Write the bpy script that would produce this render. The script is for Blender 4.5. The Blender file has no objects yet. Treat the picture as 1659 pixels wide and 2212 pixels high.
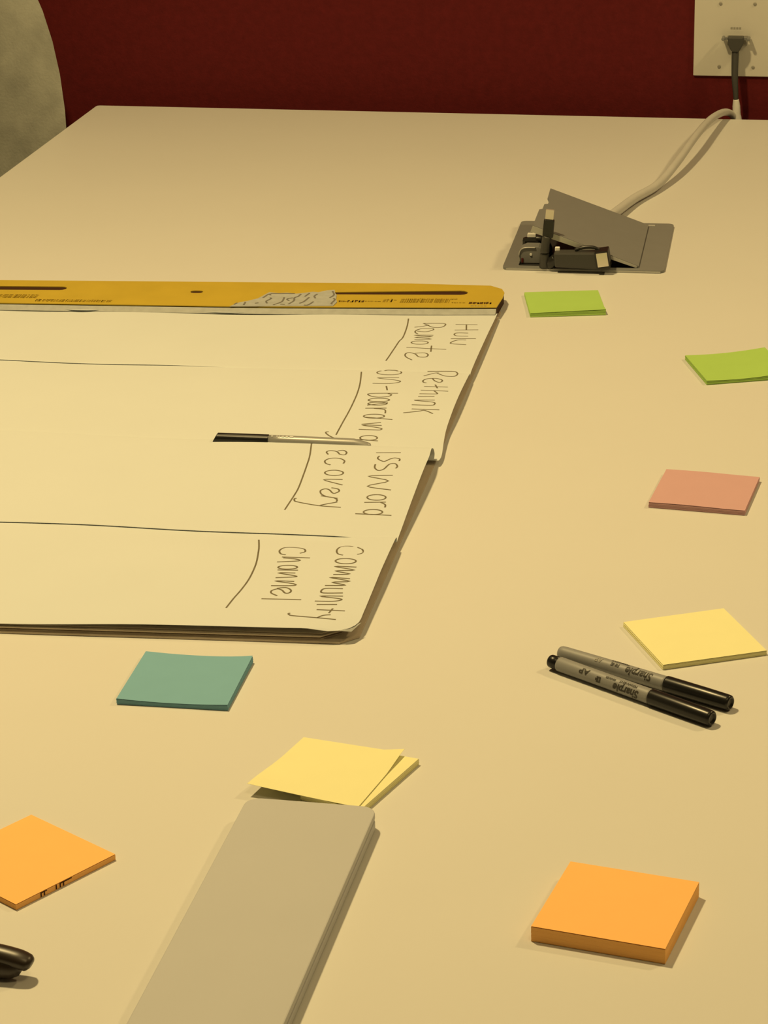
import bpy, bmesh, math, random
from mathutils import Vector, Matrix

S = bpy.context.scene
COL = S.collection

# ---------------------------------------------------------------- camera
cam_d = bpy.data.cameras.new('camera')
cam = bpy.data.objects.new('camera', cam_d); COL.objects.link(cam)
cam_d.sensor_fit = 'VERTICAL'; cam_d.sensor_height = 36.0
cam_d.lens = 5524.8 / 2212.0 * 36.0
cam_d.clip_start = .05; cam_d.clip_end = 50
_r = Vector((0.98078355, 0.19383928, -0.02213486)); _u = Vector((-0.05095127, 0.3640009, 0.93000393))
_f = Vector((-0.1883284, 0.91100476, -0.36688246))
cam.matrix_world = Matrix(((_r.x, _u.x, -_f.x, 0), (_r.y, _u.y, -_f.y, 0), (_r.z, _u.z, -_f.z, 1.4831), (0, 0, 0, 1)))
S.camera = cam

# ---------------------------------------------------------------- world, lights, exposure
w = bpy.data.worlds.new('world'); S.world = w; w.use_nodes = True
w.node_tree.nodes['Background'].inputs[0].default_value = (1, .8, .5, 1)
w.node_tree.nodes['Background'].inputs[1].default_value = .02
WARM = (1.0, .738, .322)
def lamp(name, loc, power, size):
    d = bpy.data.lights.new(name, 'AREA'); d.shape = 'DISK'; d.size = size; d.energy = power; d.color = WARM
    o = bpy.data.objects.new(name, d); COL.objects.link(o); o.location = loc
    return o
lamp('ceiling_or_fill_lamp', (-.92, 1.86, 2.66), 43, .16)
lamp('ceiling_or_fill_lamp', (1.35, 2.65, 2.66), 26, .26)
lamp('ceiling_or_fill_lamp', (.3, .7, 2.66), 7, .5)  # weak fill lamp added for soft light, not a known fixture
S.view_settings.view_transform = 'Standard'; S.view_settings.look = 'None'
S.view_settings.exposure = 0.0; S.view_settings.gamma = 1.0
S.view_settings.use_curve_mapping = False

# ---------------------------------------------------------------- helpers
random.seed(7)
TZ = .74
def mat(name, col, rough=.6, metal=0.0, var=.03, scale=60, bump=0.0, bscale=300, spec=.5, coat=0.0):
    m = bpy.data.materials.new(name); m.use_nodes = True; nt = m.node_tree; b = nt.nodes['Principled BSDF']
    b.inputs['Roughness'].default_value = rough; b.inputs['Metallic'].default_value = metal
    b.inputs['Specular IOR Level'].default_value = spec; b.inputs['Coat Weight'].default_value = coat
    tc = nt.nodes.new('ShaderNodeTexCoord'); n = nt.nodes.new('ShaderNodeTexNoise'); n.inputs['Scale'].default_value = scale
    n.inputs['Detail'].default_value = 3
    nt.links.new(tc.outputs['Object'], n.inputs['Vector'])
    r = nt.nodes.new('ShaderNodeValToRGB'); r.color_ramp.elements[0].position = .3; r.color_ramp.elements[1].position = .7
    r.color_ramp.elements[0].color = tuple(c * (1 - var) for c in col) + (1,)
    r.color_ramp.elements[1].color = tuple(min(1, c * (1 + var)) for c in col) + (1,)
    nt.links.new(n.outputs['Fac'], r.inputs['Fac']); nt.links.new(r.outputs['Color'], b.inputs['Base Color'])
    if bump:
        n2 = nt.nodes.new('ShaderNodeTexNoise'); n2.inputs['Scale'].default_value = bscale; n2.inputs['Detail'].default_value = 2
        nt.links.new(tc.outputs['Object'], n2.inputs['Vector'])
        bp = nt.nodes.new('ShaderNodeBump'); bp.inputs['Strength'].default_value = bump; bp.inputs['Distance'].default_value = .001
        nt.links.new(n2.outputs['Fac'], bp.inputs['Height']); nt.links.new(bp.outputs['Normal'], b.inputs['Normal'])
    return m

M = dict(
    table=mat('white_laminate', (.62, .62, .60), .5, var=.006, scale=8, spec=.3),
    wall=mat('dark_red_paint', (.103, .0090, .0105), .8, var=.10, scale=90, bump=.3, bscale=220, spec=.15),
    dimmed_wall=mat('dimmed_wall_paint', (.26, .255, .24), .9, var=.02, bump=.1),  # unseen walls, paint darkened to cut their bounce light
    ceil=mat('white_ceiling', (.7, .7, .68), .9, var=.02),
    carpet=mat('grey_carpet', (.12, .12, .12), .95, var=.3, scale=400, bump=.6),
    paper=mat('chart_paper', (.595, .63, .64), .75, var=.008, scale=14, spec=.2),
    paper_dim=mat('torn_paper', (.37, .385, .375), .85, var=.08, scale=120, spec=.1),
    kraft=mat('kraft_board', (.55, .47, .37), .85, var=.06, scale=40, spec=.1),
    gold=mat('yellow_binding_board', (.475, .345, .038), .55, var=.04, scale=30, spec=.3),
    slot=mat('brown_slot_board', (.05, .022, .012), .8, spec=.1),
    print=mat('olive_print', (.30, .20, .02), .7, spec=.2),
    print_dark=mat('brown_print', (.09, .045, .01), .7, spec=.2),
    tear=mat('dark_tear_fibre', (.17, .16, .14), .9, spec=.1),  # dark grey strokes drawn over the torn remnant
    pen_print=mat('black_pen_print', (.035, .032, .024), .6),
    ink=mat('faded_marker_ink', (.155, .135, .09), .7, var=.15, scale=200, spec=.2),
    orange=mat('orange_sticky_paper', (.91, .50, .165), .8, var=.008, spec=.1),
    yellow=mat('yellow_sticky_paper', (.79, .765, .43), .8, var=.008, spec=.1),
    pink=mat('pink_sticky_paper', (.55, .335, .35), .8, var=.01, spec=.1),
    blue=mat('teal_sticky_paper', (.187, .39, .50), .8, var=.012, spec=.1),
    green=mat('green_sticky_paper', (.355, .55, .13), .8, var=.012, spec=.1),
    alu=mat('silver_grey_aluminium', (.46, .47, .485), .55, .0, var=.01, scale=20, spec=.4),
    gap=mat('dark_seam', (.06, .06, .06), .7),
    plate=mat('grey_painted_metal', (.185, .19, .19), .5, 0, var=.02, spec=.5),
    plate_edge=mat('bright_metal_edge', (.42, .42, .40), .35, .2, spec=.6),
    dark=mat('black_plastic', (.014, .014, .013), .35, var=.1, spec=.5),
    dark_matt=mat('matt_black', (.02, .02, .02), .6, spec=.4),
    cable=mat('black_cable_jacket', (.045, .045, .042), .5),
    steel=mat('connector_metal', (.75, .70, .62), .3, .6),
    white_pl=mat('white_plastic', (.62, .62, .60), .4),
    cabwhite=mat('off_white_cable', (.50, .50, .48), .5),
    ivory=mat('ivory_wall_plate', (.58, .57, .53), .45, var=.01),
    ivory_mark=mat('plate_print_grey', (.30, .29, .26), .6),
    barrel=mat('grey_pen_barrel', (.235, .24, .245), .5, 0, spec=.6),
    silver=mat('silver_pen_barrel', (.30, .30, .29), .38, .2, spec=.6),
    cap=mat('glossy_black_cap', (.010, .010, .010), .30, spec=.4),
    lens=mat('dark_brown_plastic', (.022, .014, .008), .38, spec=.6),
    white_print=mat('white_print', (.8, .8, .78), .5),
    fabric=mat('mottled_grey_fabric', (.33, .335, .30), .95, var=.16, scale=26, bump=.4, spec=.1),
    frame=mat('dark_chair_metal', (.05, .05, .05), .4, .6),
    red=mat('dark_red_dot', (.09, .012, .01), .5),
)

def link(name, verts, faces, m, parent=None, smooth=False, mats=None, fm=None):
    me = bpy.data.meshes.new(name); me.from_pydata([tuple(v) for v in verts], [], faces); me.validate(); me.update()
    o = bpy.data.objects.new(name, me); COL.objects.link(o)
    for k in ([m] if mats is None else mats): me.materials.append(k)
    if fm: 
        for i, p in enumerate(me.polygons): p.material_index = fm[i]
    if smooth:
        for p in me.polygons: p.use_smooth = True
    if parent is not None: o.parent = parent
    return o
def thing(name, label, cat, loc=(0, 0, 0), rz=0, group=None):
    o = bpy.data.objects.new(name, None); COL.objects.link(o); o.empty_display_size = .02
    o.location = loc; o.rotation_euler = (0, 0, rz); o['label'] = label; o['category'] = cat
    if group: o['group'] = group
    return o
def struct(o):
    o['kind'] = 'structure'; return o
def bevel(o, wdt, seg=2):
    b = o.modifiers.new('bevel', 'BEVEL'); b.width = wdt; b.segments = seg; b.limit_method = 'ANGLE'; return o

class G:
    """collects geometry for one mesh"""
    def __init__(s): s.v = []; s.f = []
    def add(s, v, f):
        n = len(s.v); s.v += [Vector(p) for p in v]; s.f += [tuple(i + n for i in q) for q in f]; return s
    def box(s, a, b, mtx=None):
        x0, y0, z0 = a; x1, y1, z1 = b
        v = [Vector(p) for p in ((x0,y0,z0),(x1,y0,z0),(x1,y1,z0),(x0,y1,z0),(x0,y0,z1),(x1,y0,z1),(x1,y1,z1),(x0,y1,z1))]
        if mtx is not None: v = [mtx @ p for p in v]
        return s.add(v, [(0,3,2,1),(4,5,6,7),(0,1,5,4),(1,2,6,5),(2,3,7,6),(3,0,4,7)])
    def prism(s, pts, z0, z1, top=None):
        n = len(pts); a = sum(pts[i][0]*pts[(i+1)%n][1]-pts[(i+1)%n][0]*pts[i][1] for i in range(n))
        if a < 0: pts = pts[::-1]
        v = [(p[0], p[1], z0) for p in pts] + [(p[0], p[1], z1) for p in pts]
        return s.add(v, [tuple(range(n))[::-1], tuple(range(n, 2*n))] + [(i, (i+1)%n, n+(i+1)%n, n+i) for i in range(n)])
    def lathe(s, prof, seg=28, mtx=None):
        """prof = [(x, r)] about the X axis"""
        v = []; f = []
        for x, r in prof:
            for k in range(seg):
                a = 2*math.pi*k/seg; v.append(Vector((x, r*math.cos(a), r*math.sin(a))))
        for i in range(len(prof)-1):
            for k in range(seg): f.append((i*seg+k, i*seg+(k+1)%seg, (i+1)*seg+(k+1)%seg, (i+1)*seg+k)[::-1])
        f.append(tuple(range(seg))); f.append(tuple(range((len(prof)-1)*seg, len(prof)*seg))[::-1])
        if mtx is not None: v = [mtx @ p for p in v]
        return s.add(v, [q[::-1] for q in f])
    def tube(s, pts, rad, seg=12, res=6, flat=1.0):
        P = spline([Vector(p) for p in pts], res); n = len(P)
        if not isinstance(rad, (list, tuple)): rad = [rad]*len(pts)
        v = []; up = Vector((0, 0, 1))
        for i, p in enumerate(P):
            t = (P[min(i+1, n-1)] - P[max(i-1, 0)]).normalized()
            a = t.cross(up); 
            if a.length < .05: a = t.cross(Vector((0, 1, 0)))
            a.normalize(); b = a.cross(t)
            q = i / (n-1) * (len(rad)-1); k = min(int(q), len(rad)-2); r = rad[k] + (rad[k+1]-rad[k])*(q-k)
            for j in range(seg):
                th = 2*math.pi*j/seg; v.append(p + a*r*math.cos(th) + b*r*flat*math.sin(th))
        f = [(i*seg+j, i*seg+(j+1)%seg, (i+1)*seg+(j+1)%seg, (i+1)*seg+j) for i in range(n-1) for j in range(seg)]
        f += [tuple(range(seg))[::-1], tuple(range((n-1)*seg, n*seg))]
        return s.add(v, f)
    def done(s, name, m, parent=None, smooth=False, bev=0, seg=2):
        o = link(name, s.v, s.f, m, parent, smooth)
        bm = bmesh.new(); bm.from_mesh(o.data); bmesh.ops.recalc_face_normals(bm, faces=bm.faces); bm.to_mesh(o.data); bm.free()
        if bev: bevel(o, bev, seg)
        return o
def spline(P, res=6):
    if len(P) < 3: return P
    out = []
    for i in range(len(P)-1):
        a, b, c, d = P[max(i-1,0)], P[i], P[i+1], P[min(i+2,len(P)-1)]
        for k in range(res):
            t = k/res
            out.append(.5*((2*b)+(c-a)*t+(2*a-5*b+4*c-d)*t*t+(3*b-a-3*c+d)*t**3))
    return out + [P[-1]]
def rounded(x0, y0, x1, y1, r, n=5):
    pts = []
    for cx, cy, a0 in ((x1-r, y0+r, -90), (x1-r, y1-r, 0), (x0+r, y1-r, 90), (x0+r, y0+r, 180)):
        for k in range(n+1):
            a = math.radians(a0 + 90*k/n); pts.append((cx + r*math.cos(a), cy + r*math.sin(a)))
    return pts

def smooth(t):
    t = max(0.0, min(1.0, t)); return t * t * (3 - 2 * t)

def profiles():
    """matching far-to-near (y, z) profiles of the folded top sheet at its right and left side (pad frame, metres)"""
    R = [(.764, .0075), (.74, .0080), (.70, .0092), (.66, .0098), (.62, .0102), (.585, .0098), (.574, .0088),
         (.571, .0080), (.5715, .0100), (.568, .0106), (.56, .0110), (.53, .0122), (.50, .0128), (.47, .0122), (.44, .0100), (.41, .0080), (.385, .0062), (.368, .0052),
         (.358, .0055), (.3620, .0100), (.3610, .0145), (.355, .0172), (.346, .0180), (.335, .0180), (.31, .0178), (.28, .0165), (.25, .0145), (.22, .0122), (.195, .0100), (.178, .0088),
         (.172, .0080), (.1725, .0112), (.168, .0128), (.16, .0132), (.13, .0138), (.10, .0138), (.07, .0128), (.04, .0120), (.02, .0118), (.006, .0114), (.000, .0112)]
    L = [(.735, .0075), (.72, .0078), (.68, .0080), (.65, .0082), (.62, .0084), (.585, .0088), (.574, .0091),
         (.570, .0089), (.5730, .0080), (.568, .0078), (.56, .0080), (.53, .0084), (.50, .0082), (.47, .0082), (.44, .0084), (.41, .0088), (.395, .0089), (.387, .0088),
         (.379, .0082), (.3790, .0088), (.3780, .0090), (.374, .0090), (.366, .0089), (.350, .0087), (.31, .0085), (.28, .0085), (.25, .0085), (.22, .0086), (.195, .0090), (.181, .0093),
         (.1765, .0091), (.1790, .0080), (.173, .0079), (.165, .0080), (.13, .0088), (.10, .0086), (.07, .0084), (.04, .0082), (.015, .0079), (-.002, .0076), (-.012, .0074)]
    return R, L

RP, LP = profiles()

def prof_at(x):
    t = smooth(-x / .33)
    t4 = smooth(-x / .05); out = []
    for i, (a, b) in enumerate(zip(RP, LP)):
        q = t4 if 29 <= i <= 33 else t
        out.append((a[0] * (1 - q) + b[0] * q, a[1] * (1 - q) + b[1] * q))
    return out

def sheet_z(x, y):
    P = prof_at(x); best = None
    for (y0, z0), (y1, z1) in zip(P[:-1], P[1:]):
        if min(y0, y1) - 1e-9 <= y <= max(y0, y1) + 1e-9 and abs(y0 - y1) > 1e-7:
            z = z0 + (z1 - z0) * (y - y0) / (y1 - y0)
            if best is None or z > best: best = z
    if best is None: best = P[0][1] if y > P[0][0] else P[-1][1]
    return best
STROKES={'hulu':[[(-350,7222),(-139,7229)],[(-330,7022),(-107,7055)],[(-246,7227),(-219,7033)],[(-187,6933),(-287,6932),(-314,6884),(-279,6832),(-173,6833)],[(-90,6760),(-325,6736)],[(-175,6706),(-253,6698),(-298,6639),(-296,6581),(-154,6560)]],'remote':[[(-668,7224),(-475,7244),(-445,7182),(-474,7105),(-555,7102),(-621,7180),(-654,7216)],[(-599,7172),(-653,7127),(-727,7081)],[(-680,6955),(-597,6940),(-539,7001),(-540,7050),(-588,7055),(-664,7028),(-695,6968),(-692,6908),(-658,6860)],[(-506,6833),(-687,6816),(-508,6783),(-671,6749),(-505,6710),(-662,6677)],[(-518,6591),(-522,6568),(-541,6548),(-571,6535),(-606,6531),(-639,6539),(-663,6555),(-675,6577),(-671,6601),(-652,6621),(-622,6634),(-587,6638),(-554,6630),(-529,6614),(-518,6591)],[(-317,6395),(-697,6421)],[(-471,6498),(-449,6308)],[(-586,6248),(-504,6269),(-460,6217),(-472,6146),(-537,6148),(-583,6227),(-648,6264),(-673,6210),(-652,6130),(-584,6048)]],'line1':[[(-834,7381),(-808,7162),(-789,6922),(-782,6717),(-796,6602),(-802,6403),(-811,6145),(-819,6003)]],'rethink':[[(-293,5678),(-211,5597),(-130,5591),(-106,5654),(-124,5757),(-183,5779),(-395,5762)],[(-282,5705),(-330,5663),(-400,5578)],[(-308,5501),(-276,5429),(-233,5387),(-210,5415),(-218,5467),(-264,5505),(-312,5507),(-358,5485),(-382,5429),(-371,5377),(-341,5359)],[(-345,5252),(-132,5253)],[(-255,5315),(-219,5209)],[(-357,5137),(-111,5132)],[(-236,5129),(-199,5064),(-211,5044),(-353,5036)],[(-352,4959),(-209,4974)],[(-192,4881),(-373,4863),(-251,4839),(-188,4819),(-179,4778),(-207,4750),(-375,4749)],[(-360,4654),(-117,4651)],[(-419,4563),(-296,4605),(-253,4630),(-215,4611),(-161,4565)]],'onboarding':[[(-616,5663),(-622,5630),(-648,5602),(-690,5584),(-739,5580),(-786,5590),(-822,5612),(-838,5643),(-833,5676),(-808,5713),(-770,5754),(-720,5758),(-674,5752),(-634,5701),(-616,5663)],[(-612,5500),(-805,5475),(-610,5411),(-586,5360),(-668,5309),(-819,5306)],[(-683,5234),(-654,5114)],[(-544,5034),(-792,5012),(-775,4950),(-701,4919),(-618,4942),(-595,4991),(-631,5019)],[(-589,4855),(-596,4836),(-619,4819),(-655,4808),(-696,4806),(-735,4811),(-763,4824),(-776,4842),(-770,4861),(-747,4878),(-711,4888),(-669,4891),(-630,4885),(-602,4872),(-589,4855)],[(-596,4762),(-601,4746),(-622,4732),(-654,4723),(-691,4721),(-726,4725),(-751,4736),(-762,4750),(-757,4766),(-736,4780),(-704,4789),(-667,4791),(-632,4787),(-607,4776),(-596,4762)],[(-591,4783),(-764,4715)],[(-582,4656),(-767,4644)],[(-690,4643),(-595,4624),(-574,4542)],[(-571,4481),(-577,4462),(-599,4446),(-634,4435),(-673,4432),(-710,4437),(-738,4450),(-750,4468),(-745,4487),(-722,4504),(-688,4514),(-648,4517),(-611,4512),(-583,4499),(-571,4481)],[(-489,4412),(-742,4453)],[(-577,4343),(-738,4292)],[(-560,4278),(-729,4275),(-562,4222),(-556,4184),(-597,4180),(-742,4181)],[(-552,4014),(-555,3993),(-572,3973),(-600,3961),(-632,3958),(-663,3964),(-687,3979),(-698,4000),(-694,4022),(-677,4041),(-650,4053),(-617,4057),(-586,4050),(-563,4035),(-552,4015)],[(-536,3952),(-728,3967),(-884,3966),(-951,4003),(-998,4058),(-1010,4093),(-988,4104)]],'line2':[[(-985,5658),(-932,5298),(-906,5017),(-897,4763),(-898,4566),(-906,4346),(-913,4043)]],'password':[[(-449,3381),(-245,3395)],[(-227,3202),(-232,3253),(-279,3272),(-314,3237),(-346,3187),(-384,3210),(-415,3259),(-408,3311)],[(-229,3042),(-222,3086),(-252,3145),(-295,3126),(-323,3020),(-363,2989),(-401,3045),(-409,3119)],[(-228,2898),(-422,2867),(-243,2784),(-396,2672),(-195,2615)],[(-213,2475),(-216,2452),(-234,2433),(-261,2421),(-294,2419),(-325,2426),(-349,2442),(-360,2463),(-357,2486),(-340,2505),(-312,2517),(-279,2520),(-247,2512),(-224,2496),(-213,2475)],[(-198,2390),(-367,2371)],[(-242,2386),(-196,2344),(-190,2294)],[(-194,2212),(-198,2192),(-216,2175),(-244,2164),(-277,2161),(-308,2167),(-332,2181),(-342,2199),(-338,2219),(-321,2236),(-292,2247),(-259,2250),(-228,2244),(-205,2230),(-194,2212)],[(-115,2160),(-402,2165)]],'recovery':[[(-776,3411),(-732,3429),(-695,3380),(-701,3324),(-744,3336),(-778,3394),(-836,3419),(-865,3385),(-839,3327)],[(-674,3122),(-677,3186),(-731,3239),(-801,3237),(-837,3181),(-818,3117),(-774,3087)],[(-637,2922),(-640,2898),(-657,2878),(-685,2867),(-719,2865),(-751,2875),(-775,2893),(-788,2916),(-785,2941),(-768,2961),(-739,2972),(-706,2974),(-674,2964),(-649,2946),(-637,2923)],[(-618,2788),(-770,2776),(-598,2681)],[(-678,2623),(-623,2604),(-604,2560),(-641,2518),(-687,2582),(-724,2599),(-754,2565),(-736,2499),(-691,2457)],[(-590,2429),(-732,2465)],[(-626,2440),(-591,2404),(-590,2370)],[(-580,2361),(-679,2307),(-713,2279)],[(-535,2267),(-719,2284),(-898,2340),(-927,2370),(-931,2401),(-916,2402)]],'line3':[[(-1061,3766),(-991,3324),(-968,3083),(-952,2832),(-942,2610),(-948,2448),(-968,2189)]],'community':[[(-230,1306),(-198,1341),(-209,1418),(-269,1488),(-345,1526),(-394,1499),(-402,1399),(-376,1305),(-332,1277)],[(-213,1169),(-217,1147),(-235,1128),(-263,1116),(-297,1112),(-329,1119),(-353,1133),(-365,1154),(-362,1176),(-344,1195),(-315,1207),(-281,1211),(-249,1204),(-224,1190),(-213,1169)],[(-190,1060),(-353,1056),(-194,1004),(-333,977),(-215,934),(-336,913)],[(-200,852),(-352,860),(-192,808),(-320,780),(-212,740),(-361,721)],[(-220,679),(-346,671),(-370,624),(-345,593),(-207,607)],[(-196,553),(-363,537),(-211,508),(-202,483),(-258,459),(-383,451)],[(-212,410),(-358,395)],[(-136,307),(-341,307)],[(-229,339),(-243,257)],[(-224,230),(-276,214),(-313,167)],[(-174,160),(-314,171),(-484,188),(-516,200),(-528,221),(-516,229)]],'channel':[[(-661,1285),(-631,1329),(-657,1406),(-743,1441),(-809,1424),(-829,1343),(-804,1266),(-761,1245)],[(-780,1198),(-566,1193)],[(-767,1181),(-666,1165),(-638,1134),(-798,1104)],[(-626,1019),(-630,1004),(-648,991),(-675,983),(-707,980),(-737,984),(-759,994),(-769,1008),(-765,1023),(-748,1036),(-721,1045),(-689,1048),(-659,1044),(-636,1033),(-626,1019)],[(-611,967),(-764,962)],[(-620,916),(-749,910),(-620,870),(-609,849),(-750,826)],[(-599,771),(-743,770),(-596,731),(-590,700),(-754,687)],[(-702,644),(-639,662),(-593,622),(-593,577),(-624,568),(-658,616),(-695,635),(-731,603),(-724,559),(-673,519)],[(-485,465),(-776,459)]],'line4':[[(-1056,1640),(-997,1380),(-956,1130),(-943,960),(-942,778),(-958,596),(-980,438),(-995,279)]]}
# ---------------------------------------------------------------- room shell
X0, X1, Y0, Y1, H = -2.6, 2.2, -1.6, 3.30, 2.7
struct(G().box((X0-.1, Y0-.1, -.1), (X1+.1, Y1+.1, 0)).done('floor', M['carpet']))
struct(G().box((X0-.1, Y0-.1, H), (X1+.1, Y1+.1, H+.1)).done('ceiling', M['ceil']))
struct(G().box((X0-.1, Y1, 0), (X1+.1, Y1+.1, H)).done('wall_back', M['wall']))
struct(G().box((X0-.1, Y0-.1, 0), (X1+.1, Y0, H)).done('wall_front', M['dimmed_wall']))
struct(G().box((X0-.1, Y0, 0), (X0, Y1, H)).done('wall_left', M['dimmed_wall']))
struct(G().box((X1, Y0, 0), (X1+.1, Y1, H)).done('wall_right', M['dimmed_wall']))
struct(G().box((X0, Y1-.012, 0), (X1, Y1, .10)).done('baseboard_back', M['frame']))

# ---------------------------------------------------------------- table
tb = thing('conference_table', 'long cream white conference table standing against the dark red wall', 'table', (-.25, 1.85, 0))
def tl(x, y): return (x + .25, y - 1.85)
a = tl(-1.0526, .42); b = tl(.56, 3.2515)
G().prism(rounded(a[0], a[1], b[0], b[1], .006), TZ-.028, TZ).done('tabletop', M['table'], tb, bev=.0015)
for sy in (-1.05, 1.05):
    g = G(); g.box((-.42, sy-.04, .03), (.42, sy+.04, TZ-.0285)); g.box((-.5, sy-.06, 0), (.5, sy+.06, .03))
    g.done('leg', M['frame'], tb, bev=.004)

# ---------------------------------------------------------------- chair in the back left corner
ch = thing('guest_chair', 'grey fabric chair with rounded back behind the far left table corner', 'chair', (-1.33, 2.95, 0))
def back_shell():
    v = []; f = []; N, K = 48, 7; cz, A, Bz = .70, .27, .33
    for side in (0, 1):
        for i in range(K+1):
            q = i / K
            for j in range(N):
                th = 2*math.pi*j/N; c, s_ = math.cos(th), math.sin(th); e = 2/2.3
                x = A*q*math.copysign(abs(c)**e, c); z = Bz*q*math.copysign(abs(s_)**e, s_)
                y = .27 - .07*(x/A)**2 + .03*(z/Bz)
                th_ = .026*math.sqrt(max(0, 1-q**6))
                v.append((x, y + (-th_ if side == 0 else th_) - .01, cz+z))
    n1 = (K+1)*N
    for side in (0, 1):
        o = side*n1
        for i in range(K):
            for j in range(N): f.append((o+i*N+j, o+i*N+(j+1)%N, o+(i+1)*N+(j+1)%N, o+(i+1)*N+j))
    return v, f
v, f = back_shell(); g = G(); g.add(v, f); g.done('backrest', M['fabric'], ch, smooth=True)
g = G(); g.prism(rounded(-.24, -.26, .24, .20, .08), .40, .47); g.done('seat', M['fabric'], ch, bev=.02, seg=3)
for sx, sy in ((-1, -1), (1, -1), (-1, 1), (1, 1)):
    G().tube([(sx*.19, sy*.18-.03, .40), (sx*.22, sy*.21-.03, 0.004)], [.014, .010], res=1).done('leg', M['frame'], ch, smooth=True)

# ---------------------------------------------------------------- wall plate
PX, PZ = -.2596, .7855
wp = thing('wall_plate', 'ivory metal connection plate on the red wall above the table', 'wall plate', (PX, Y1, PZ))
G().prism([(0, 0), (.175, 0), (.175, .1165), (0, .1165)], 0, 1)
g = G(); g.box((0, -.0035, 0), (.175, -.0002, .1165)); g.done('plate', M['ivory'], wp, bev=.0008)
for sx in (.033, .0765, .1225):
    for sz in (.0125, .0935):
        g = G(); g.lathe([(-.0004, .0018), (.0008, .0022), (.0012, .0016)], 14, Matrix.Translation((sx, -.0035, sz)) @ Matrix.Rotation(-math.pi/2, 4, 'Z'))
        g.box((sx-.0014, -.0050, sz-.0003), (sx+.0014, -.0046, sz+.0003)); g.done('screw', M['ivory_mark'], wp)
g = G()
for k in range(4): g.box((.0465+k*.0036, -.0038, .0610), (.0490+k*.0036, -.0035, .0635))
g.done('printed_label', M['ivory_mark'], wp)
g = G(); g.box((.043, -.006, .0405), (.068, -.0036, .0530)); g.done('port', M['ivory_mark'], wp)

# ---------------------------------------------------------------- video cable: connector, black lead, white collar, white cable
vc = thing('video_cable', 'black and white video cable running from the wall plate onto the table', 'cable', (-.2053, Y1-.006, .833))
def rel(o, pts): 
    l = Vector(o.location); return [Vector(p) - l for p in pts]
g = G(); g.prism([(-.0125, -.0125), (-.0100, .0), (.0100, .0), (.0125, -.0125)], 0, 1); g = G()
hood = [(-.0100, .0065), (.0100, .0065), (.0095, -.003), (.0065, -.0090), (.0040, -.0125), (-.0040, -.0125), (-.0065, -.0090), (-.0095, -.003)]
n = len(hood); vv = [(p[0], -.003, p[1]) for p in hood] + [(p[0], -.017, p[1]) for p in hood]
g.add(vv, [tuple(range(n)), tuple(range(n, 2*n))[::-1]] + [(i, (i+1) % n, n+(i+1) % n, n+i) for i in range(n)])
g.done('connector', M['cable'], vc, bev=.0012)
for sx in (-1, 1):
    g = G(); g.lathe([(0, .0022), (.013, .0022), (.0135, .0016)], 12, Matrix.Translation((sx*.0160, -.001, .0035)) @ Matrix.Rotation(-math.pi/2, 4, 'Z'))
    g.box((min(sx*.0095, sx*.0165), -.010, .002), (max(sx*.0095, sx*.0165), -.006, .005)); g.done('thumb_screw', M['plate'], vc)
lead = [(-.2055, 3.284, .8240), (-.2052, 3.279, .800), (-.2045, 3.276, .785), (-.2032, 3.276, .770), (-.2024, 3.277, .758)]
G().tube(rel(vc, lead), [.0048, .0044, .0042, .0036, .0032], 14).done('black_lead', M['cable'], vc, smooth=True)
G().tube(rel(vc, [(-.2024, 3.277, .760), (-.2018, 3.277, .751), (-.2010, 3.276, .741), (-.2000, 3.276, .728)]), [.0036, .0050, .0052, .0075], 14).done('white_collar', M['white_pl'], vc, smooth=True)
wc = [(-.2000, 3.277, .722), (-.2040, 3.274, .737), (-.2110, 3.262, .7460), (-.2185, 3.225, .7530), (-.2275, 3.150, .7600), (-.2370, 3.050, .7620), (-.2490, 2.950, .7560), (-.2640, 2.875, .7480), (-.2840, 2.812, .7475), (-.2960, 2.752, .7490), (-.3010, 2.712, .7520), (-.306, 2.690, .7500)]
G().tube(rel(vc, wc), [.0046, .0046, .0046, .0046, .0046, .0048, .0050, .0050, .0052, .0052, .0052, .0050], 16).done('white_cable', M['cabwhite'], vc, smooth=True)

# ---------------------------------------------------------------- cable hatch in the table
HZ = TZ
gr = thing('cable_hatch', 'square grey metal cable hatch with lifted lid set in the table', 'cable hatch', (-.3924, 2.5341, HZ), math.radians(2.1))
Wd, Dp = .1675, .185
def frame_ring():
    g = G(); o = rounded(0, 0, Wd, Dp, .006, 4); i_ = rounded(.016, .008, .1365, .172, .003, 4); n = len(o)
    v = [(p[0], p[1], .0002) for p in o] + [(p[0], p[1], .003) for p in o] + [(p[0], p[1], .003) for p in i_] + [(p[0], p[1], .0002) for p in i_]
    f = []
    for k in range(n):
        m = (k+1) % n
        f += [(k, m, n+m, n+k), (n+k, n+m, 2*n+m, 2*n+k), (2*n+k, 2*n+m, 3*n+m, 3*n+k), (3*n+k, 3*n+m, m, k)]
    return g.add(v, f)
frame_ring().done('frame', M['plate'], gr, bev=.0004)
G().box((.004, -.0006, .0004), (Wd-.004, .0, .0022)).done('front_trim', M['plate_edge'], gr)
G().box((.0155, .0075, .0001), (.1370, .1725, .0008)).done('well_shade_sheet', M['dark_matt'], gr)  # black sheet stands in for the shaded cavity under the lid
ang = math.radians(20.6); L = .1155
lidm = Matrix.Translation((.1385, 0, .0055)) @ Matrix.Rotation(math.radians(-180), 4, 'Z') 
def lidp(s, y, t): # s = distance from hinge toward the left, y = depth, t = thickness offset
    return Vector((.1385 - s*math.cos(ang) + t*math.sin(ang), y, .0036 + s*math.sin(ang) + t*math.cos(ang)))
outl = [(-.0015, .008), (L, .008), (L, .072), (L-.003, .078), (L-.003, .098), (L-.0065, .104), (L-.0065, .118), (L-.004, .128), (L-.003, .165), (-.0015, .170)]
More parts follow.
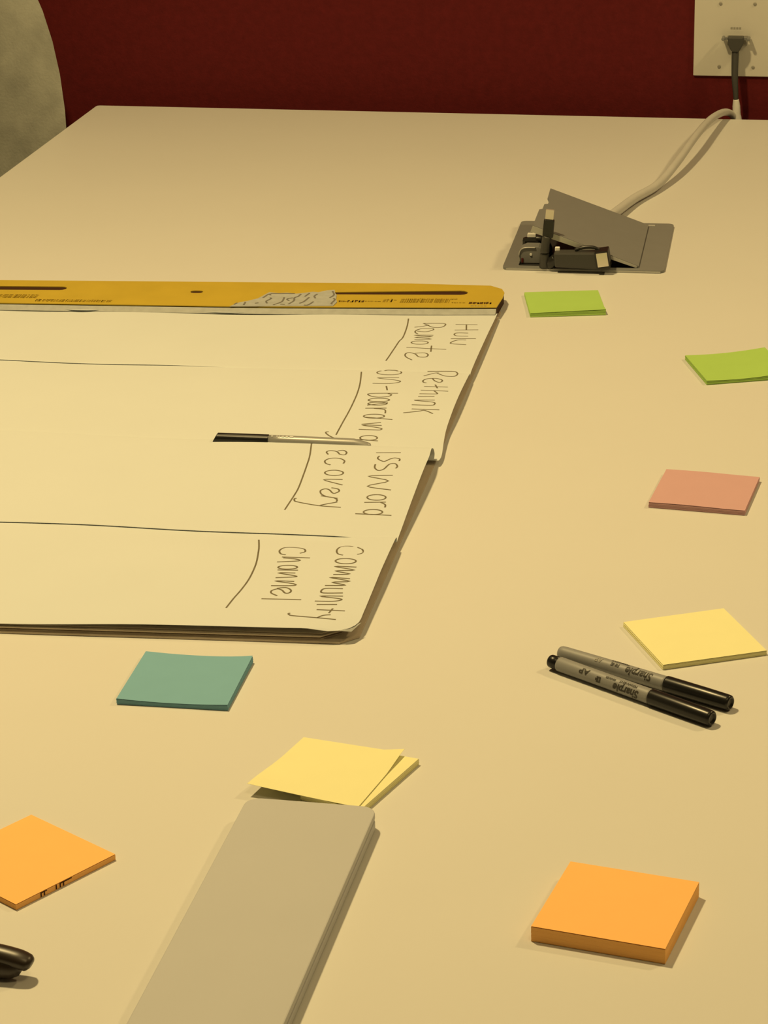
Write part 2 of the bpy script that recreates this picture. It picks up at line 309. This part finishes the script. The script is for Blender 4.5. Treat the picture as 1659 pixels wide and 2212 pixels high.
g = G(); n = len(outl)
g.add([lidp(s_, y, 0) for s_, y in outl] + [lidp(s_, y, .0022) for s_, y in outl], [tuple(range(n)), tuple(range(n, 2*n))[::-1]] + [(i, (i+1) % n, n+(i+1) % n, n+i) for i in range(n)])
g.done('lid', M['plate'], gr)
g = G(); v = []
for s_, y, t in ((0, .0070, -.0004), (L, .0070, -.0050), (L, .0078, -.0050), (0, .0078, -.0004), (0, .0070, .0018), (L, .0070, .0018), (L, .0078, .0018), (0, .0078, .0018)): v.append(lidp(s_, y, t))
g.add(v, [(0,3,2,1),(4,5,6,7),(0,1,5,4),(1,2,6,5),(2,3,7,6),(3,0,4,7)]); g.done('lid_edge', M['plate_edge'], gr)
G().box((.1365, .1735, .0030), (.1475, .1755, .0036)).done('latch_mark', M['white_pl'], gr)
# connectors that stick out of the hatch
def hl(x, y, z=0):
    a_ = math.radians(2.1); return Vector((-.3924 + x*math.cos(a_) - y*math.sin(a_), 2.5341 + x*math.sin(a_) + y*math.cos(a_), HZ + z))
c1 = thing('adapter_cable', 'black connector cable standing upright in the cable hatch', 'cable', hl(.0435, .0035, .003), math.radians(2.1))
G().tube([(0, 0, 0), (.0002, 0, .012), (.0010, 0, .024), (.0028, 0, .033)], [.0054, .0050, .0044, .0046], 12).done('cable', M['cable'], c1, smooth=True)
mx = Matrix.Translation((.0034, 0, .032)) @ Matrix.Rotation(math.radians(5), 4, 'Y')
G().box((-.0055, -.003, 0), (.0055, .003, .019), mx).done('connector_body', M['dark'], c1, bev=.0012)
G().box((-.0042, -.0018, .0192), (.0042, .0018, .0295), mx).done('metal_tip', M['steel'], c1, bev=.0004)
c2 = thing('adapter_cable', 'short black connector with white tip at the left of the cable hatch', 'cable', hl(.026, .050, .001), math.radians(2.1))
g = G(); g.box((-.0105, -.004, .004), (.0095, .005, .0205)); g.done('connector_body', M['dark'], c2, bev=.003)
G().box((-.005, -.002, .0208), (.004, .003, .0250)).done('white_tip', M['white_print'], c2, bev=.0006)
G().tube([(.004, 0, .019), (.011, 0, .018), (.0165, .002, .011), (.0175, .002, .003), (.017, .002, 0)], .0040, 10).done('cable', M['dark'], c2, smooth=True)
c3 = thing('display_adapter', 'grey rounded connector plug at the front left of the cable hatch', 'adapter', hl(.0265, .030, .001), math.radians(2.1))
pr = [(-.011, 0), (-.012, .010), (-.0095, .016), (-.004, .0185), (.009, .0185), (.0135, .016), (.0135, 0)]
g = G(); n = len(pr); g.add([(p[0], -.008, p[1]) for p in pr] + [(p[0], .008, p[1]) for p in pr], [tuple(range(n)), tuple(range(n, 2*n))[::-1]] + [(i, (i+1) % n, n+(i+1) % n, n+i) for i in range(n)])
g.done('housing', M['plate'], c3, bev=.001)
g = G(); g.tube([(-.0105, -.0086, .002), (-.0112, -.0086, .010), (-.0090, -.0086, .0152), (-.004, -.0086, .0172), (.006, -.0086, .0174)], .0008, 6); g.done('bright_rim', M['plate_edge'], c3, smooth=True)
G().lathe([(0, .0014), (.0008, .0012)], 12, Matrix.Translation((.001, -.0082, .010)) @ Matrix.Rotation(-math.pi/2, 4, 'Z')).done('white_dot', M['white_print'], c3)
G().box((-.009, -.0088, .0012), (-.0068, -.0082, .006)).done('red_mark', M['red'], c3)
c4 = thing('display_cable', 'large black connector plug lying in the cable hatch under the lid', 'cable', hl(.0555, -.0005, .0035), math.radians(2.1))
ya = Matrix.Translation((0, 0, .0030)) @ Matrix.Rotation(math.radians(2), 4, 'Y')
g = G(); v = [(0,-.009,0),(.047,-.009,0),(.047,.008,0),(0,.008,0),(-.002,-.008,.015),(.045,-.008,.0175),(.045,.007,.0175),(-.002,.007,.015)]
g.add([ya @ Vector(p) for p in v], [(0,3,2,1),(4,5,6,7),(0,1,5,4),(1,2,6,5),(2,3,7,6),(3,0,4,7)]); g.done('connector_body', M['cable'], c4, bev=.0015)
y2 = Matrix.Translation((.0475, -.002, .0035)) @ Matrix.Rotation(math.radians(-9), 4, 'Y')
G().box((-.004, -.010, -.0015), (.010, .009, .018), y2).done('plug_rim', M['dark'], c4, bev=.001)
G().box((-.0025, -.0108, .002), (.0088, -.0098, .0165), y2).done('metal_tip', M['steel'], c4, bev=.0004)
G().tube([(.020, 0, .0195), (.028, 0, .0225), (.038, 0, .0230), (.045, 0, .0205)], .0018, 8).done('strap', M['dark'], c4, smooth=True)
G().tube([(.000, 0, .010), (-.004, .001, .006), (-.006, .004, .002)], .0055, 10).done('cable', M['dark'], c4, smooth=True)
G().box((-.001, .002, .0165), (.004, .006, .0215)).done('white_clip', M['white_print'], c4, bev=.0008)

# ---------------------------------------------------------------- easel pad
PA = math.radians(1.3987)
pad = thing('easel_pad', 'large white flip chart pad with yellow binding and handwritten headings', 'flip chart pad', (-.3513, 1.5931, TZ), PA)
def pw(x, y, z=0):
    return Vector((-.3513 + x*math.cos(PA) - y*math.sin(PA), 1.5931 + x*math.sin(PA) + y*math.cos(PA), TZ + z))
g = G()
g.prism([(-.012, 0), (0, .012), (0, .79), (-.64, .775), (-.64, -.028), (-.25, -.011)], .0003, .0018)
g.done('backing_board', M['kraft'], pad)
for k in range(4):
    z0 = .0019 + k*.0011; o_ = [.001, .004, .000, .003][k]
    g = G(); g.prism([(-.026, .001+o_), (-.012-o_*.6, .014), (-.012-o_*.6, .74), (-.64, .75), (-.64, -.028+o_), (-.25, -.010+o_)], z0, z0+.0009)
    g.done('under_sheet', M['kraft'], pad)
def top_sheet():
    P0 = RP; NX = 44; ny = None; v = []; rows = []
    xs = [-(i/NX)**1.5*.635 for i in range(NX+1)]
    # densify profile by smooth interpolation along the index
    def dens(P):
        Q = spline([Vector((a, b, 0)) for a, b in P], 3); return [(q.x, q.y) for q in Q]
    nP = len(dens(RP))
    for i, x in enumerate(xs):
        pr_ = dens(prof_at(x))
        for j, (y, z) in enumerate(pr_):
            e = 0.0
            idx = j/3.0
            if i < 14:
                w_ = (1-i/14)
                if 14 <= idx <= 18: e = .0045*w_*smooth(1-abs(idx-17)/3)
                if 19 <= idx <= 23: e = -.0012*w_*smooth(1-abs(idx-21)/2.4)
            # rounded near corner
            k = nP-1-j; yy = y-pr_[-1][0]; R_ = .020
            if yy < R_: e -= (R_ - math.sqrt(max(0, R_*R_-(R_-yy)**2)))*(1-min(1, -x/.05))
            zz = z + .0006*math.sin(x*31+y*17)*smooth(-x/.2)
            if x > -.03 and yy < .03: zz -= .0015*smooth(1-yy/.03)*smooth(1+x/.03)
            v.append((x+e, y, zz))
    f = [(i*nP+j, i*nP+j+1, (i+1)*nP+j+1, (i+1)*nP+j) for i in range(NX) for j in range(nP-1)]
    o = link('top_sheet', v, f, M['paper'], pad, smooth=True)
    s_ = o.modifiers.new('thickness', 'SOLIDIFY'); s_.thickness = .00025; s_.offset = -1; es = o.modifiers.new('split', 'EDGE_SPLIT'); es.split_angle = 1.2
    return o
ts = top_sheet()
g = G(); g.add([(-.012, .0005, .0102), (.001, .016, .0105), (-.004, .0035, .0086)], [(0, 1, 2)])
g.add([(-.012, .0005, .0101), (.001, .016, .0104), (-.004, .0035, .0085)], [(2, 1, 0)]); g.done('curled_corner', M['paper_dim'], pad)
from mathutils.bvhtree import BVHTree
bvh = BVHTree.FromPolygons([v_.co.copy() for v_ in ts.data.vertices], [tuple(p_.vertices) for p_ in ts.data.polygons])
def surf(x, y):
    hit = bvh.ray_cast(Vector((x, y, .1)), Vector((0, 0, -1)))
    return hit[0].z if hit[0] is not None else sheet_z(min(x, 0), y)
def ribbon(g, pts, wd, lift=.00035):
    P = spline([Vector((a, b, 0)) for a, b in pts], 4)
    # cut into short steps so that the ink follows the sheet
    Q = [P[0]]
    for p in P[1:]:
        n_ = max(1, int((p-Q[-1]).length/.003)); a_ = Q[-1].copy()
        for k in range(1, n_+1): Q.append(a_.lerp(p, k/n_))
    v = []; n = len(Q)
    for i, p in enumerate(Q):
        t = (Q[min(i+1, n-1)]-Q[max(i-1, 0)]); 
        if t.length < 1e-7: t = Vector((1, 0, 0))
        t.normalize(); nn = Vector((-t.y, t.x, 0))*wd/2
        for s_ in (1, -1):
            q = p + nn*s_; v.append((q.x, q.y, surf(q.x, q.y) + lift))
    f = [(2*i, 2*i+1, 2*i+3, 2*i+2) for i in range(n-1)]
    g.add(v, f)
for word, sts in STROKES.items():
    g = G()
    for st in sts: ribbon(g, [(a/1e4, b/1e4) for a, b in st], .0013 if word.startswith('line') else .0014)
    o = g.done('underline_stroke' if word.startswith('line') else 'handwritten_word', M['ink'], ts)
# binding: polygon with cut slots
BZ0, BZ1 = .0121, .0130
outer = [(-.64, .7276), (-.4938, .7346), (-.2147, .7479), (-.05, .7622), (-.0015, .7675), (.0005, .800), (.0, .8178), (-.004, .830), (-.0167, .8404), (-.10, .8402), (-.25, .8300), (-.5186, .8121), (-.64, .8053)]
def slot(xa, ya, xb, yb, wa, wb, n=6):
    d = Vector((xb-xa, yb-ya)).normalized(); a0 = math.atan2(d.y, d.x); pts = []
    for k in range(n+1):
        t = a0 - math.pi/2 + math.pi*k/n; pts.append((xb + wb*math.cos(t), yb + wb*math.sin(t)))
    for k in range(n+1):
        t = a0 + math.pi/2 + math.pi*k/n; pts.append((xa + wa*math.cos(t), ya + wa*math.sin(t)))
    return pts
holes = [slot(-.166, .7995, -.043, .8130, .0040, .0072), slot(-.610, .7780, -.4475, .7895, .0072, .0062), slot(-.3090, .7908, -.3045, .7910, .0042, .0042)]
from mathutils.geometry import tessellate_polygon
loops = [outer] + holes; flat = [p for l in loops for p in l]; nf = len(flat)
tris = tessellate_polygon([[Vector((p[0], p[1], 0)) for p in l] for l in loops])
v = [(p[0], p[1], BZ1) for p in flat] + [(p[0], p[1], BZ0) for p in flat]
f = [tuple(t) for t in tris] + [tuple(i+nf for i in t)[::-1] for t in tris]; k0 = 0
for l in loops:
    n = len(l); f += [(k0+i, k0+(i+1) % n, nf+k0+(i+1) % n, nf+k0+i) for i in range(n)]; k0 += n
g = G(); g.add(v, f); bd = g.done('binding', M['gold'], pad)
g = G(); g.prism([(-.64, .7285), (-.4938, .7355), (-.2147, .7488), (-.05, .7631), (-.0022, .7685), (-.0005, .817), (-.0045, .829), (-.0167, .8394), (-.10, .8392), (-.5186, .8111), (-.64, .8043)], .0018, .0119); g.done('slot_backing', M['slot'], bd)
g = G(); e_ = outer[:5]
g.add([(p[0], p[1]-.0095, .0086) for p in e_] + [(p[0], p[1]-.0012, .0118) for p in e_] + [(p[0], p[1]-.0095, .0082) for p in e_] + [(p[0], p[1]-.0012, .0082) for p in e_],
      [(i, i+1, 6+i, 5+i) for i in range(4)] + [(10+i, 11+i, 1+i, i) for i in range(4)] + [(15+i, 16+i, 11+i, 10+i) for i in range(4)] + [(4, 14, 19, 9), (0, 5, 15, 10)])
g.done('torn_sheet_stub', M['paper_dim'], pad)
def binding_xy(px, py): return (-.2605 + (px-500)*4.55e-4, .7455 + (662-py)*.00165 + (px-500)*4.3e-5)
torn = [(497,663),(512,655),(528,652),(545,647),(552,641),(560,634),(582,636),(600,635),(622,637),(640,635),(655,633),(668,634),(684,630),(700,629),(706,636),(712,640),(716,648),(722,654),(719,662)]
g = G(); g.prism([binding_xy(*p) for p in torn], BZ1+.0001, BZ1+.0007); tr = g.done('torn_paper_remnant', M['paper_dim'], pad)
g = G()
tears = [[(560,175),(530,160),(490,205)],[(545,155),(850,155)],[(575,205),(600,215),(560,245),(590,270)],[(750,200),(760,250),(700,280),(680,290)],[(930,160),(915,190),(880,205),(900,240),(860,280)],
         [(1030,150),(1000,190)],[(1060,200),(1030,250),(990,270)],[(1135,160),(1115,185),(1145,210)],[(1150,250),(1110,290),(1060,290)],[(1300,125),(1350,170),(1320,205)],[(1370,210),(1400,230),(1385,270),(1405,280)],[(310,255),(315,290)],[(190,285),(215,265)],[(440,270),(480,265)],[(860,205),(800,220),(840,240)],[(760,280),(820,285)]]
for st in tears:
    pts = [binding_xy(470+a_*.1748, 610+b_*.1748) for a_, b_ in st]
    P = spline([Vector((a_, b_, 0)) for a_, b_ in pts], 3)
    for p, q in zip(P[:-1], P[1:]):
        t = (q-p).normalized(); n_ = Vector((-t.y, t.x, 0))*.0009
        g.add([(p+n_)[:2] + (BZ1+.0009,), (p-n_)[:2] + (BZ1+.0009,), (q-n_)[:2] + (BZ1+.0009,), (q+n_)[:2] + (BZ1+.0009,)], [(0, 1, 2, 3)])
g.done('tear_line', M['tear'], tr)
def glyphs(x0, x1, y, h, slope, dens, m, name, bold=.0007):
    g = G(); x = x0; rnd = random.Random(int(abs(x0)*1e4))
    while x < x1:
        wd = rnd.uniform(.0012, .0026)*dens; yy = y + (x-x0)*slope
        for k in range(rnd.choice((2, 3))):
            if rnd.random() < .5: a_ = rnd.uniform(0, wd); g.box((x+a_-bold/2, yy, BZ1+.0001), (x+a_+bold/2, yy+h*rnd.uniform(.7, 1), BZ1+.0003))
            else: b_ = rnd.uniform(0, h); g.box((x, yy+b_-bold/2, BZ1+.0001), (x+wd, yy+b_+bold/2, BZ1+.0003))
        x += wd*1.35
    g.done(name, m, bd)
glyphs(-.0300, -.0090, .7760, .0060, .07, 1.5, M['print_dark'], 'printed_mark', .0014)
glyphs(-.0270, -.0120, .7690, .0010, .07, 1.2, M['paper_dim'], 'printed_mark', .0008)
glyphs(-.1500, -.1360, .7700, .0060, .07, 1.3, M['print_dark'], 'printed_mark', .0013)
glyphs(-.1590, -.1510, .7700, .0055, .07, 1.3, M['print'], 'printed_mark', .0010)
glyphs(-.1330, -.1180, .7740, .0014, .07, 1.3, M['print'], 'printed_mark')
glyphs(-.1150, -.1020, .7740, .0110, .07, 1.4, M['print'], 'printed_mark', .0010)
for r_ in range(4): glyphs(-.0980, -.0500 + .006*(r_ == 3), .7735 + r_*.0036, .0026, .085, .8, M['print'], 'printed_text_line', .0006)
glyphs(-.0470, -.0360, .7775, .0014, .07, 1.3, M['print'], 'printed_mark')
for r_ in range(3): glyphs(-.5200, -.4640, .7510 + r_*.0042, .0030, .05, 1, M['print'], 'printed_text_line', .0008)
for r_ in range(2): glyphs(-.4610, -.3860, .7430 + r_*.0042, .0028, .05, 1, M['print'], 'printed_text_line', .0008)
def flap(xc, hw, yoff, dep, up):
    g = G(); v = []; N = 14
    for i in range(N+1):
        t = i/N*2-1; x = xc + t*hw; yb = .7346 + (x+.4938)*.048 - .001 + yoff; s_ = (1-t*t)
        v += [(x, yb, .0086), (x, yb-dep*s_, .0086 + up*s_)]
    v += [(p[0], p[1], p[2]-.0003) for p in v]; n2 = 2*(N+1)
    f = []
    for i in range(N): f += [(2*i, 2*i+1, 2*i+3, 2*i+2), (n2+2*i+2, n2+2*i+3, n2+2*i+1, n2+2*i), (2*i+1, n2+2*i+1, n2+2*i+3, 2*i+3)]
    g.add(v, f); g.done('torn_paper_flap', M['paper'], pad)
flap(-.4080, .030, 0, .010, .0015); flap(-.2650, .045, 0, .009, .001)

# ---------------------------------------------------------------- sticky note pads
def note_pad(name, label, group, quad, th, m, lift=lambda u, v_: 0, layers=9, jit=.00022, top=True, topq=None, toplift=None, seed=1, cat='sticky notes'):
    """quad = far left, far right, near right, near left corners on the table (world x, y)"""
    rnd = random.Random(seed); cx = sum(q[0] for q in quad)/4; cy = sum(q[1] for q in quad)/4
    t = thing(name, label, cat, (cx, cy, TZ), 0, group)
    q = [Vector((a_[0]-cx, a_[1]-cy)) for a_ in quad]; N = 10
    def pt(Q, u, v_): return Q[0]*(1-u)*(1-v_) + Q[1]*u*(1-v_) + Q[2]*u*v_ + Q[3]*(1-u)*v_
    ring = [(i/N, 0) for i in range(N)] + [(1, i/N) for i in range(N)] + [(1-i/N, 1) for i in range(N)] + [(0, 1-i/N) for i in range(N)]
    v = []; f = []; n = len(ring); rows = 0
    for k in range(layers):
        ox, oy = rnd.uniform(-jit, jit), rnd.uniform(-jit, jit)
        for e in (0, .82):
            z = .0002 + (th-.0004)*(k+e)/layers
            for u, v_ in ring:
                p = pt(q, u, v_); v.append((p.x+ox, p.y+oy, z + lift(u, v_)*z/th))
            rows += 1
    for r_ in range(rows-1): f += [(r_*n+i, r_*n+(i+1) % n, (r_+1)*n+(i+1) % n, (r_+1)*n+i) for i in range(n)]
    b0 = len(v)
    for j in range(N+1):
        for i in range(N+1):
            p = pt(q, i/N, j/N); v.append((p.x+ox, p.y+oy, th-.0002+lift(i/N, j/N)))
    f += [(b0+j*(N+1)+i, b0+j*(N+1)+i+1, b0+(j+1)*(N+1)+i+1, b0+(j+1)*(N+1)+i) for j in range(N) for i in range(N)]
    f.append(tuple(range(n)))
    g = G(); g.add(v, f); g.done('note_stack', m, t)
    if top:
        TQ = [Vector((a_[0]-cx, a_[1]-cy)) for a_ in topq] if topq else q; tlf = toplift or lift; v = []
        for j in range(N+1):
            for i in range(N+1):
                p = pt(TQ, i/N, j/N); v.append((p.x, p.y, th+.0001+tlf(i/N, j/N)))
        f = [(j*(N+1)+i, j*(N+1)+i+1, (j+1)*(N+1)+i+1, (j+1)*(N+1)+i) for j in range(N) for i in range(N)]
        o = link('top_note', v, f, m, t, smooth=True)
        s_ = o.modifiers.new('thickness', 'SOLIDIFY'); s_.thickness = .00012; s_.offset = -1; es = o.modifiers.new('split', 'EDGE_SPLIT'); es.split_angle = .6
    return t
def sq(cx, cy, deg, s_=.0762, w_=None):
    a_ = math.radians(deg); c, s2 = math.cos(a_), math.sin(a_); w_ = w_ or s_
    return [(cx + x*c - y*s2, cy + x*s2 + y*c) for x, y in ((-w_/2, s_/2), (w_/2, s_/2), (w_/2, -s_/2), (-w_/2, -s_/2))]
NG = 'square sticky note pads scattered on the table'
note_pad('sticky_note_pad', 'thick bright orange sticky note pad, whole, at the lower right', NG, sq(-.1311, 1.2517, -9.25), .0096, M['orange'], layers=16, jit=.00006, seed=2)
note_pad('sticky_note_pad', 'dusty pink sticky note pad at the right above the yellow pad', NG, sq(-.1344, 1.9179, -5.22), .0044, M['pink'], lift=lambda u, v_: .0003*math.sin(5*u), seed=3)
note_pad('sticky_note_pad', 'pale yellow sticky note pad beside the two grey marker pens', NG, sq(-.1194, 1.6350, 26.83), .0034, M['yellow'], lift=lambda u, v_: .0003*(1-u)*v_, seed=4)
note_pad('sticky_note_pad', 'teal green sticky note pad just below the flip chart pad', NG, sq(-.4534, 1.5151, 1.17), .0037, M['blue'],
         lift=lambda u, v_: .0012*(2*u-1)**2 - .0006 + .0010*u**6*(1-v_), seed=5)
ol = note_pad('sticky_note_pad', 'orange sticky note pad cut off by the left picture edge', NG, sq(-.4825, 1.2599, -31.16), .0037, M['orange'], jit=.00008, seed=6)
note_pad('sticky_note_pad', 'lime green sticky note pad right of the yellow binding, curled near edge', NG, sq(-.3121, 2.4173, 12.74, .0740), .0034, M['green'],
         lift=lambda u, v_: .0026*smooth((v_-.68)/.40)*(.3+.7*u) , seed=7)
note_pad('sticky_note_pad', 'lime green sticky note pad with wavy edge cut off at the right', NG, [(-.1796, 2.2606), (-.1082, 2.2879), (-.0826, 2.2171), (-.154, 2.1898)], .0040, M['green'],
         lift=lambda u, v_: .0020*u*u - .0011*math.sin(3.14*u), seed=8)
yl = note_pad('sticky_note_pad', 'pale yellow sticky note pad with loose top sheet touching the grey slab', NG,
         [(-.3435, 1.4345), (-.2749, 1.4205), (-.2977, 1.3478), (-.3385, 1.3630)], .0046, M['yellow'], top=True,
         topq=[(-.3535, 1.4375), (-.2850, 1.4255), (-.2995, 1.3500), (-.3725, 1.3640)],
         toplift=lambda u, v_:   .0004 + .0030*smooth((v_-.35)/.65)*(1-u)**1.4 + .0028*smooth((u-.8)/.2)*smooth((.45-v_)/.45), seed=9)
# dark print marks on the edge of the left orange pad
g = G(); A_ = Vector((-.4825, 1.2599, TZ)); a_ = math.radians(-31.16); e1 = Vector((math.cos(a_), math.sin(a_), 0)); n1 = Vector((math.sin(a_), -math.cos(a_), 0))
n2_ = e1
rgt = [A_ + e1*.0383 + n1*t_ for t_ in (-.03, .03)]
for t_ in (.002, .0045, .0075, .0165, .0190):
    p = e1*.03825 + n1*t_; q = p + n1*.0009
    g.add([(p.x, p.y, .0006), (q.x, q.y, .0006), (q.x, q.y, .0034), (p.x, p.y, .0034)], [(0, 1, 2, 3)])
for t_, l_ in ((-.004, .008), (.0012, .004), (.0150, .004)):
    p = e1*.03825 + n1*t_; q = p + n1*l_
    g.add([(p.x, p.y, .0028), (q.x, q.y, .0028), (q.x, q.y, .0034), (p.x, p.y, .0034)], [(0, 1, 2, 3)])
g.done('printed_edge_mark', M['slot'], ol)

# ---------------------------------------------------------------- grey slab (unidentified, built as lid and base with a seam)
sl = thing('grey_slab', 'silver grey slab, slim with rounded corners, at the bottom', 'grey_slab', (-.3265, 1.196, TZ), math.radians(-.4))
G().prism(rounded(-.0405, -.18, .0405, .1435, .0095, 6), .0009, .0066).done('base', M['alu'], sl, bev=.0008)
G().prism(rounded(-.0390, -.1785, .0390, .1420, .009, 6), .0066, .0077).done('seam', M['gap'], sl)
G().prism(rounded(-.0405, -.18, .0405, .1435, .0095, 6), .0077, .0122).done('lid', M['alu'], sl, bev=.0008)
for sx in (-.03, .03):
    for sy in (-.165, .13): G().box((sx-.006, sy-.003, .0001), (sx+.006, sy+.003, .0009)).done('rubber_foot', M['dark_matt'], sl)

# ---------------------------------------------------------------- marker pens
def text_mesh(s_, size):
    c = bpy.data.curves.new('t', 'FONT'); c.body = s_; c.size = size; c.resolution_u = 3; c.align_x = 'LEFT'; c.offset = size*.025
    o = bpy.data.objects.new('t', c); COL.objects.link(o); dg = bpy.context.evaluated_depsgraph_get()
    me = bpy.data.meshes.new_from_object(o.evaluated_get(dg)); bpy.data.objects.remove(o)
    bm = bmesh.new(); bm.from_mesh(me); bmesh.ops.triangulate(bm, faces=bm.faces)
    bmesh.ops.subdivide_edges(bm, edges=[e for e in bm.edges if e.calc_length() > size*.2], cuts=1)
    bm.to_mesh(me); bm.free(); v = [x.co.copy() for x in me.vertices]; f = [tuple(p.vertices) for p in me.polygons]
    bpy.data.meshes.remove(me); return v, f
def wrap_text(s_, size, x_start, r, phi, m, name, parent, sx=1.0, shear=0):
    """reads toward -X, tops of letters turned to the camera side, wrapped round the barrel"""
    v, f = text_mesh(s_, size); out = []
    for p in v:
        x = x_start - (p.x+shear*p.y)*sx; t = phi + p.y/r
        out.append((x, -r*math.sin(t), r*math.cos(t)))
    g = G(); g.add(out, f); return g.done(name, m, parent)
def wrap_icon(x_start, r, phi, parent):
    g = G()
    for a0, b0, a1, b1 in ((0, 0, .0034, .0009), (0, .0034, .0034, .0043), (0, .0009, .0009, .0034), (.0016, .0013, .0042, .0030)):
        out = []; n = 4
        for k in range(n+1):
            y = b0 + (b1-b0)*k/n; t = phi + y/r
            for x in (a0, a1): out.append((x_start-x, -r*math.sin(t), r*math.cos(t)))
        g.add(out, [(2*k, 2*k+1, 2*k+3, 2*k+2) for k in range(n)])
    return g.done('printed_icon', M['pen_print'], parent)
def marker(label, p0, p1, plug):
    d = Vector((p1[0]-p0[0], p1[1]-p0[1])); Lm = .1372
    c = (Vector(p0)+Vector(p1))/2
    t = thing('marker_pen', label, 'marker pen', (c.x, c.y, TZ+.0058), math.atan2(d.y, d.x), 'grey and black marker pens on the table')
    h = Lm/2; x = -h
    if plug:
        G().lathe([(x, .0030), (x+.0005, .0042), (x+.0014, .0046), (x+.0090, .0047)], 26).done('end_plug', M['cap'], t, smooth=True); xb = x+.0082
        prof = [(xb, .0030), (xb+.0002, .0049), (xb+.001, .0051), (xb+.03, .0050)]
    else:
        xb = x; prof = [(xb, .0028), (xb+.0008, .0040), (xb+.0022, .0046), (xb+.005, .0048), (xb+.03, .0050)]
    G().lathe(prof + [(h-.052, .0052), (h-.049, .0052)], 28).done('barrel', M['barrel'], t, smooth=True)
    G().lathe([(h-.0500, .0050), (h-.0499, .0056), (h-.0492, .0057), (h-.02, .0056), (h-.0022, .0053), (h-.0008, .0050), (h, .0042), (h, .0034), (h-.0012, .0030), (h-.0012, .0010)], 30).done('cap', M['cap'], t, smooth=True)
    return t, h
mN, h = marker('front marker pen of the pair, grey barrel, black cap and black end plug', (-.2110, 1.5745), (-.0979, 1.5030), True)
wrap_text('Sharpie', .0084, h-.057, .00535, .95, M['pen_print'], 'printed_name', mN, sx=.85, shear=.2)
wrap_text('PERMANENT', .0026, h-.0600, .00535, .30, M['pen_print'], 'printed_text', mN)
wrap_text('MARKER', .0022, h-.0780, .00535, .40, M['pen_print'], 'printed_text', mN)
wrap_icon(h-.0895, .0053, .85, mN)
wrap_text('AP', .0058, h-.1000, .00525, .45, M['pen_print'], 'printed_text', mN, sx=1.2)
mF, h = marker('rear marker pen of the pair, grey barrel with rounded grey end, black cap', (-.2080, 1.5905), (-.0865, 1.5270), False)
wrap_text('Sharpie', .0084, h-.059, .00535, .30, M['pen_print'], 'printed_name', mF, sx=.85, shear=.2)
wrap_text('PERMANENT', .0024, h-.0800, .00535, -.25, M['pen_print'], 'printed_text', mF)
wrap_text('FINE', .0034, h-.0860, .00535, .35, M['pen_print'], 'printed_text', mF)
wrap_text('AP', .0050, h-.1000, .00530, .20, M['ivory_mark'], 'printed_text', mF)

# pen lying on the flip chart sheet
pa, pb = pw(-.1896, .3670), pw(-.0552, .3637); zc = .0092 + .0046
pz = [sheet_z(-.17, .368), sheet_z(-.08, .364)]
pen = thing('felt_pen', 'silver felt pen with black cap lying on the flip chart sheet', 'pen', ((pa.x+pb.x)/2, (pa.y+pb.y)/2, TZ+.0150), math.atan2(pb.y-pa.y, pb.x-pa.x))
pen.rotation_euler = (0, math.radians(-.4), math.atan2(pb.y-pa.y, pb.x-pa.x))
h = .0684
def slanted(prof, mtx, seg=24):
    return G().lathe(prof, seg, mtx)
g = G(); g.lathe([(-h, .0046), (-h+.0004, .0048), (-h+.03, .0050), (-h+.0495, .0050), (-h+.050, .0046)], 26)
g.v = [Vector((p.x + (.0058*(p.z+.005)/.0100 if p.x < -h+.01 else 0), p.y, p.z)) for p in g.v]; g.done('cap', M['cap'], pen, smooth=False)
g = G(); g.lathe([(-h+.049, .0046), (-h+.06, .0048), (h-.014, .0048), (h-.007, .0043), (h-.003, .0036), (h-.0005, .0028), (h, .0018)], 26)
g.v = [Vector((p.x, p.y, p.z - (.0019*smooth((p.x-h+.020)/.02)))) for p in g.v]; g.done('barrel', M['silver'], pen, smooth=True)
g = G()
for k, (x_, l_) in enumerate(((-.016, .0016), (-.0115, .0012), (-.0095, .0012), (-.0070, .0020), (-.0035, .0018), (0, .003))): g.box((x_, -.0026, .0041), (x_+l_, -.0012, .00485))
g.done('printed_logo', M['white_print'], pen)

# ---------------------------------------------------------------- dark pen cap at the bottom left
dk = thing('pen_with_clip', 'glossy dark brown pen end with clip poking in at the lower left', 'pen', (-.4572, 1.1385, TZ+.0072), math.radians(-6))
G().lathe([(-.10, .0066), (-.03, .0070), (.004, .0068), (.010, .0060), (.0135, .0044), (.0150, .0020)], 28).done('body', M['lens'], dk, smooth=True)
g = G(); g.tube([(-.045, .002, .0050), (-.02, .002, .0062), (.000, .002, .0060), (.0125, .002, .0045), (.0185, .002, .0030), (.0205, .002, .0022)], [.0060, .0064, .0066, .0066, .0058, .0030], 18, flat=.75)
g.done('clip', M['lens'], dk, smooth=True)
